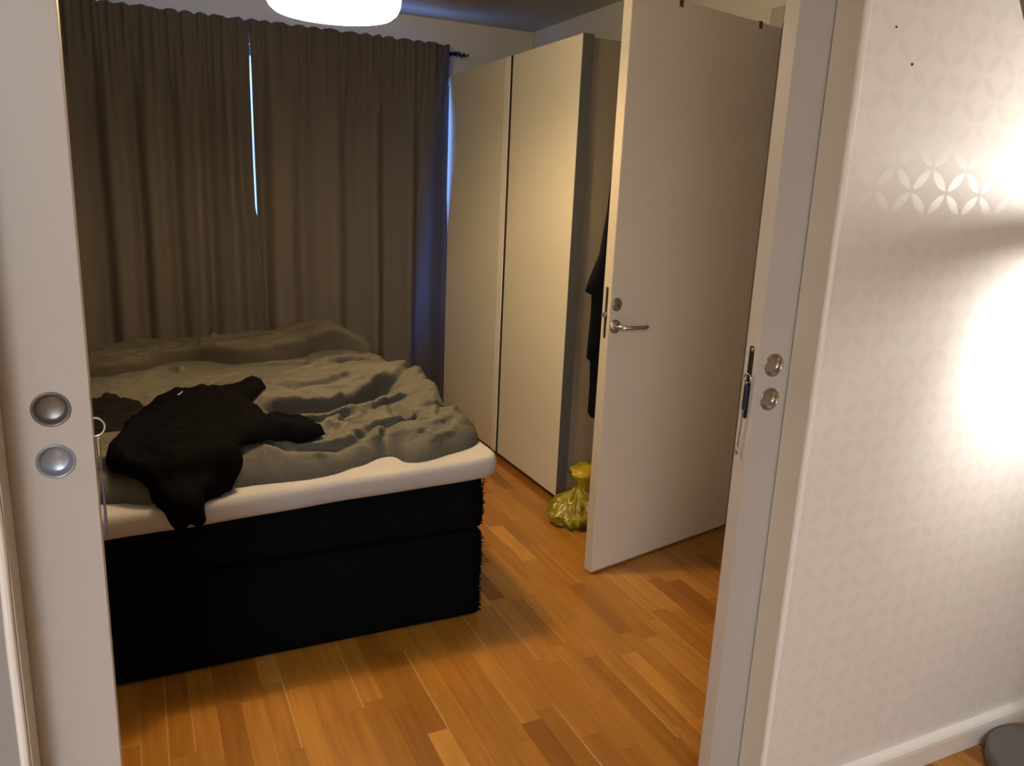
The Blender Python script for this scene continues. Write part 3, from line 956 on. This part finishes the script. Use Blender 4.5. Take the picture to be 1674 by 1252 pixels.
def soft_sheet(name, outline, step, base, th, m, label, cat, rim=0.03, overhang=0.0, close=True, deform=None, parent=None):
    P = outline
    V, F = fill_poly(P, step)
    bm = bmesh.new()
    top = []; bot = []
    for x, y in V:
        d = poly_dist(x, y, P)
        e = sqrt(max(0, 1 - (1 - min(1, d / rim)) ** 2))
        zb = base(x, y)
        zt = zb + 0.004 + th(x, y) * e
        p = Vector((x, y, zt))
        if deform: p = deform(p, x, y, d)
        top.append(bm.verts.new(p))
    for f in F: bm.faces.new([top[i] for i in f])
    if close:
        lower = {}
        edges = [e_ for e_ in bm.edges if len(e_.link_faces) == 1]
        idx = {v: i for i, v in enumerate(top)}
        for e_ in edges:
            for v in e_.verts:
                if v not in lower:
                    lower[v] = bm.verts.new(v.co - Vector((0, 0, 0.003)))
        bm.verts.index_update()
        for e_ in edges:
            a, b_ = e_.verts
            bm.faces.new((a, b_, lower[b_], lower[a]))
    return tag(obj(name, bm, m, parent, True), label, cat)

duv_outline = [(-0.79, 2.30), (-0.45, 2.29), (-0.12, 2.275), (-0.02, 2.222), (0.08, 2.212), (0.23, 2.246), (0.353, 2.232), (0.42, 2.222), (0.497, 2.229), (0.56, 2.262), (0.601, 2.276),
               (0.66, 2.318), (0.701, 2.316), (0.718, 2.275), (0.728, 2.245), (0.77, 2.224), (0.814, 2.229), (0.863, 2.250), (0.92, 2.268), (0.978, 2.296), (1.018, 2.345), (1.024, 2.43), (1.012, 2.52), (1.004, 2.60), (1.022, 2.68),
               (1.035, 2.80), (1.030, 2.95), (1.018, 3.10), (1.01, 3.30), (1.03, 3.45), (1.02, 3.62), (1.01, 3.80), (0.95, 3.94), (0.78, 3.96), (0.5, 3.96), (0.2, 3.98), (-0.2, 3.96), (-0.5, 3.95), (-0.79, 3.94)]
duv_outline = [(x, y) for x, y in catmull(duv_outline, 3)]
def duv_def(p, x, y, d):
    # swollen roll leans towards the room, so its front overhangs its valley
    lift = max(0, p.z - topz(x) - 0.055)
    p.y -= lift * 0.9 * smoothstep(0.2, 0.5, x)
    p.x += 0.012 * nz3(x * 7, y * 7, 3.3)
    return p
soft_sheet('duvet', duv_outline, 0.0105, lambda x, y: topz(x), duvet_th, M_duvet,
           'crumpled grey duvet spread over the white mattress topper, under the black hoodie', 'duvet', 0.075, deform=duv_def)

# second duvet bunched along the head end, under the curtains
back_outline = [(-0.79, 3.72), (-0.45, 3.70), (-0.2, 3.69), (-0.08, 3.70), (0.02, 3.74), (0.10, 3.86), (0.17, 3.90), (0.26, 3.86), (0.38, 3.75), (0.50, 3.72), (0.60, 3.76), (0.70, 3.78), (0.78, 3.87), (0.88, 3.87), (0.97, 3.80), (1.04, 3.80), (1.065, 3.90),
                (1.05, 4.02), (1.00, 4.14), (0.88, 4.20), (0.5, 4.215), (0.0, 4.215), (-0.4, 4.215), (-0.79, 4.21)]
back_outline = catmull(back_outline, 4)
def back_th(x, y):
    t = max(0.0, min(1.0, (x + 0.2) / 1.14))
    h = 0.088 + 0.020 * t + 0.032 * smoothstep(0.62, 0.86, x)
    h -= 0.085 * smoothstep(0.84, 1.06, x)
    h += 0.016 * nz3(x * 5.0, y * 3, 7.7) + 0.020 * wrinkle(x, y, 41.0, 5.0, 0.15, 2.4) + 0.012 * wrinkle(x, y, 47.0, 11.0, -0.3, 1.8)
    h -= 0.020 * smoothstep(3.98, 4.2, y)
    for ln, dp, w in BACK_CREASES:
        h += crease(x, y, ln, dp, w)
    return max(0.02, h)
BACK_CREASES = [([(-0.15, 3.86), (0.05, 3.92), (0.2, 4.02)], 0.014, 0.020), ([(0.35, 3.90), (0.55, 3.86), (0.75, 3.95)], 0.014, 0.020),
                ([(0.60, 4.05), (0.80, 4.00), (0.98, 4.05)], 0.014, 0.020), ([(0.20, 4.08), (0.42, 4.02), (0.58, 4.06)], 0.012, 0.018)]
def back_def(p, x, y, d):
    lift = max(0, p.z - topz(x) - 0.03)
    p.y -= lift * 0.8 * (1 - smoothstep(3.9, 4.05, y))
    p.x += 0.010 * nz3(x * 7, y * 7, 3.3)
    return p
soft_sheet('duvet', back_outline, 0.0115, lambda x, y: topz(x) + 0.002, back_th, M_pillow,
           'second grey duvet bunched in a long heap along the bed head, under the curtains', 'duvet', 0.055, deform=back_def)

# black hoodie thrown on the duvet, hem hanging over the front edge
YE = 2.19                                            # where cloth starts to drop over the topper edge
# points on the duvet in plan; points below YE are measured down the front of the topper
hood = [(-0.075, 2.70), (-0.045, 2.81), (0.010, 2.90), (0.075, 2.97), (0.135, 3.00), (0.19, 2.97), (0.245, 2.91), (0.30, 2.92), (0.35, 2.94), (0.392, 2.89), (0.388, 2.84),
        (0.330, 2.79), (0.300, 2.73), (0.345, 2.62), (0.405, 2.52), (0.445, 2.44), (0.478, 2.36), (0.492, 2.322), (0.455, 2.30), (0.415, 2.295), (0.37, 2.305), (0.324, 2.300), (0.275, 2.305), (0.240, 2.300), (0.240, 2.270), (0.238, 2.232),
        (0.200, 2.198), (0.155, 2.180), (0.131, 2.165), (0.127, 2.140), (0.128, 2.122), (0.108, 2.114), (0.088, 2.122), (0.066, 2.110), (0.040, 2.126), (0.020, 2.160), (0.004, 2.190), (-0.018, 2.225), (-0.058, 2.27), (-0.095, 2.33), (-0.115, 2.40), (-0.107, 2.48), (-0.085, 2.55), (-0.072, 2.62)]
hood = catmull(hood, 3)
def hood_th(x, y):
    h = 0.020 + 0.020 * (0.5 + nz3(x * 4, y * 4, 12.0)) + 0.020 * wrinkle(x, y, 15.0, 6.0, 0.9, 1.5)
    h += 0.030 * exp(-(((x - 0.16) / 0.16) ** 2 + ((y - 2.82) / 0.12) ** 2))
    h += 0.018 * exp(-(((x - 0.05) / 0.12) ** 2 + ((y - 2.45) / 0.18) ** 2))
    return h * smoothstep(2.0, 2.2, y) + 0.012 * (1 - smoothstep(2.0, 2.2, y))
def hood_base(x, y):
    yy = max(y, YE)
    return 0.007 + max(duvet_z_s(x + a_, yy + b_) for a_ in (-0.022, 0.0, 0.022) for b_ in (-0.022, 0.0, 0.022))
def duvet_z_s(x, y):
    # duvet surface including its rolled-down rim (keeps the garment on the cloth)
    d_ = y - 2.225
    e = sqrt(max(0, 1 - (1 - min(1, max(0, d_) / 0.075)) ** 2))
    return topz(x) + 0.004 + duvet_th(x, y) * e
def hood_def(p, x, y, d):
    if y < YE:
        dz = YE - y                                   # arc length past the edge
        a = min(dz / 0.045, pi / 2)
        y2 = YE - 0.030 * sin(a)
        z2 = -0.030 * (1 - cos(a)) - max(0, dz - 0.045)
        th_ = p.z - hood_base(x, y)
        zb = topz(x) + 0.004
        p = Vector((x, y2 - th_ * sin(a) * 0.9, zb + z2 + th_ * cos(a)))
    return p
h_ = soft_sheet('hoodie', hood, 0.011, hood_base, hood_th, M_hoodie,
           'black hoodie thrown on the grey duvet, hem hanging over the front edge', 'hoodie', 0.025, deform=hood_def)
# the short white drawstring tip and hanging thread
ds = []
for k_ in range(5):
    xx_, yy_ = 0.098 + 0.004 * k_, 2.80 + 0.007 * k_
    d_ = poly_dist(xx_, yy_, hood); e_ = sqrt(max(0, 1 - (1 - min(1, d_ / 0.025)) ** 2))
    ds.append((xx_, yy_, hood_base(xx_, yy_) + 0.004 + hood_th(xx_, yy_) * e_ + 0.0015))
ds = tube(ds, 0.0018, 6)
o = obj('drawstring', ds, M_white_mark, h_, True); o['label'] = 'short white drawstring tip'

# charcoal garment at left, half hidden by the sliding leaf
cg = catmull([(-0.34, 2.80), (-0.33, 3.02), (-0.26, 3.13), (-0.17, 3.17), (-0.105, 3.185), (-0.05, 3.12), (-0.005, 3.04), (-0.01, 2.90), (-0.05, 2.79), (-0.10, 2.76), (-0.16, 2.73), (-0.26, 2.72)], 4)
soft_sheet('garment', cg, 0.014, lambda x, y: duvet_z_s(x, y) - 0.002, lambda x, y: 0.018 + 0.012 * wrinkle(x, y, 22.0, 6, 0.2, 2), M_charcoal,
           'charcoal garment lying left of the black hoodie on the duvet', 'clothing', 0.02)

# ------------------------------------------------------------------ yellow bag behind the door edge
def bag():
    r = empty('plastic_bag', (1.70, 2.795, 0), 0, 'knotted translucent yellow plastic bag on the floor by the wardrobe', 'bag')
    bm = bmesh.new(); n, m = 96, 40; rings = []
    PR = [(0.085, 0.001), (0.112, 0.012), (0.122, 0.032), (0.118, 0.055), (0.104, 0.080), (0.080, 0.104), (0.052, 0.124), (0.030, 0.142), (0.020, 0.156)]
    for j in range(m + 1):
        t = j / m * (len(PR) - 1); q = min(int(t), len(PR) - 2); ft = t - q; t = j / m
        rad = PR[q][0] * (1 - ft) + PR[q + 1][0] * ft
        z = PR[q][1] * (1 - ft) + PR[q + 1][1] * ft
        ring = []
        for k in range(n):
            a = 2 * pi * k / n
            cx_, sy_ = cos(a), sin(a)
            pleat = abs(nz3(cx_ * 3.2, sy_ * 3.2, t * 1.1)) * 2 - 0.35
            cr = 0.022 * pleat + 0.014 * (1 - abs(nz3(cx_ * 5 + z * 30, sy_ * 5, z * 18)) * 3)
            rr2 = rad + cr * min(1, rad / 0.07)
            ring.append(bm.verts.new((rr2 * cx_ * 1.04, rr2 * sy_ * 0.9, max(0.001, z + 0.012 * nz3(cx_ * 4, sy_ * 4, 5.0 + t * 3) * min(1, z / 0.03)))))
        rings.append(ring)
    for A_, B_ in zip(rings, rings[1:]):
        for k in range(n): bm.faces.new((A_[k], A_[(k + 1) % n], B_[(k + 1) % n], B_[k]))
    bm.faces.new(rings[0][::-1]); bm.faces.new(rings[-1])
    obj('bag_body', bm, M_bag, r, True)
    # gathered neck opening into a flared top
    bm = bmesh.new(); rings = []
    for rad, z, w in ((0.020, 0.145, .001), (0.021, 0.165, .003), (0.026, 0.185, .004), (0.036, 0.205, .005), (0.052, 0.228, .004), (0.060, 0.243, .004)):
        rings.append([bm.verts.new((0.022 + rad * cos(2 * pi * k / n) * 1.15 + w * sin(7 * 2 * pi * k / n), -0.005 + rad * sin(2 * pi * k / n) * 0.8 + w * cos(5 * 2 * pi * k / n), z + 0.018 * (0 if rad < .04 else sin(2 * pi * k / n + 0.6)))) for k in range(n)])
    for A_, B_ in zip(rings, rings[1:]):
        for k in range(n): bm.faces.new((A_[k], A_[(k + 1) % n], B_[(k + 1) % n], B_[k]))
    bm.faces.new(rings[-1])
    obj('bag_neck', bm, M_bagtop, r, True)
    bm = bmesh.new()
    bmesh.ops.create_uvsphere(bm, u_segments=20, v_segments=12, radius=0.075)
    for v in bm.verts:
        v.co.x *= 1.15; v.co.z = max(-0.045, v.co.z * 0.6) + 0.052; v.co += Vector((0, 0, 0.006)) * nz3(*(v.co * 20))
    obj('bag_contents', bm, mat('brown_rubbish', (0.12, 0.07, 0.03), 0.8), r, True)
bag()

# ------------------------------------------------------------------ hall floor lamp (only its base stands in the frame)
fl = empty('floor_lamp', (2.045, 0.949, 0), 0, 'round grey base of a floor lamp on the hall floor at bottom right', 'lamp')
obj('lamp_base', lathe([(0, 0.0), (0.140, 0.0), (0.146, 0.004), (0.147, 0.040), (0.143, 0.046), (0.02, 0.050), (0, 0.050)], 64), M_lampbase, fl, True, 40)
obj('pole', tube([(0, 0, 0.03), (0, 0, 1.0), (0, 0, 1.9)], 0.010, 16), M_lampbase, fl, True)
obj('band_shade', lathe([(0.058, 1.404), (0.060, 1.404), (0.060, 1.429), (0.058, 1.429), (0.058, 1.404)], 40, 'Z', (-0.09, -0.12, 0)), M_lampbase, fl, True)
obj('arm', tube([(0, 0, 1.400), (-0.045, -0.06, 1.400), (-0.09 + 0.036, -0.12 + 0.046, 1.410)], 0.006, 10), M_lampbase, fl, True)
light('floor_lamp_bulb', 'POINT', (2.052 - 0.09, 0.944 - 0.12, 1.429), P_HEAD, LAMPC, 0.012)
d_ = Vector((1.92, 1.119, 1.06)) - Vector((1.96, 0.86, 1.22))
light('floor_lamp_spot', 'SPOT', (1.96, 0.86, 1.22), P_SPOT, LAMPC, 0.02,
      rot=d_.to_track_quat('-Z', 'Y').to_euler(), spot_size=radians(104), spot_blend=0.9)

# half-cone wall lamp whose tip enters the top right corner
ws = empty('wall_lamp', (1.668, YW, 1.777), 0, 'dark tapering wall lamp shade, only its tip at the top right corner', 'lamp')
def half_cone(prof, y0):
    bm = bmesh.new(); n = 24; rings = []
    for r_, h in prof:
        rings.append([bm.verts.new((r_ * cos(pi + pi * k / n), y0 + 0.7 * r_ * sin(pi + pi * k / n), h)) for k in range(n + 1)])
    for A_, B_ in zip(rings, rings[1:]):
        for k in range(n): bm.faces.new((A_[k], A_[k + 1], B_[k + 1], B_[k]))
        bm.faces.new((A_[0], B_[0], B_[n], A_[n]))
    bm.faces.new(rings[0]); bm.faces.new(rings[-1][::-1])
    return bm
obj('shade', half_cone([(0.004, 0.0), (0.011, 0.004), (0.105, 0.135), (0.108, 0.142), (0.100, 0.142)], -0.0008), M_lampbase, ws, True, 40)
obj('front_strip', box(0.006, 0.030, -0.040, -0.012, 0.012, 0.120, 0.004), M_lampdark, ws)

# ------------------------------------------------------------------ hall ceiling light (behind the camera)
hl = empty('ceiling_lamp', (-1.1, -2.2, ZC), 0, 'round white hall ceiling light behind the viewer', 'lamp')
obj('diffuser', lathe([(0, -0.09), (0.10, -0.085), (0.16, -0.05), (0.17, -0.005), (0, -0.002)], 40), M_winframe, hl, True)
light('hall_bulb', 'AREA', (-1.1, -2.2, ZC - 0.10), P_HALL, HALLC, rot=(0, 0, 0), shape='DISK', size=1.0)
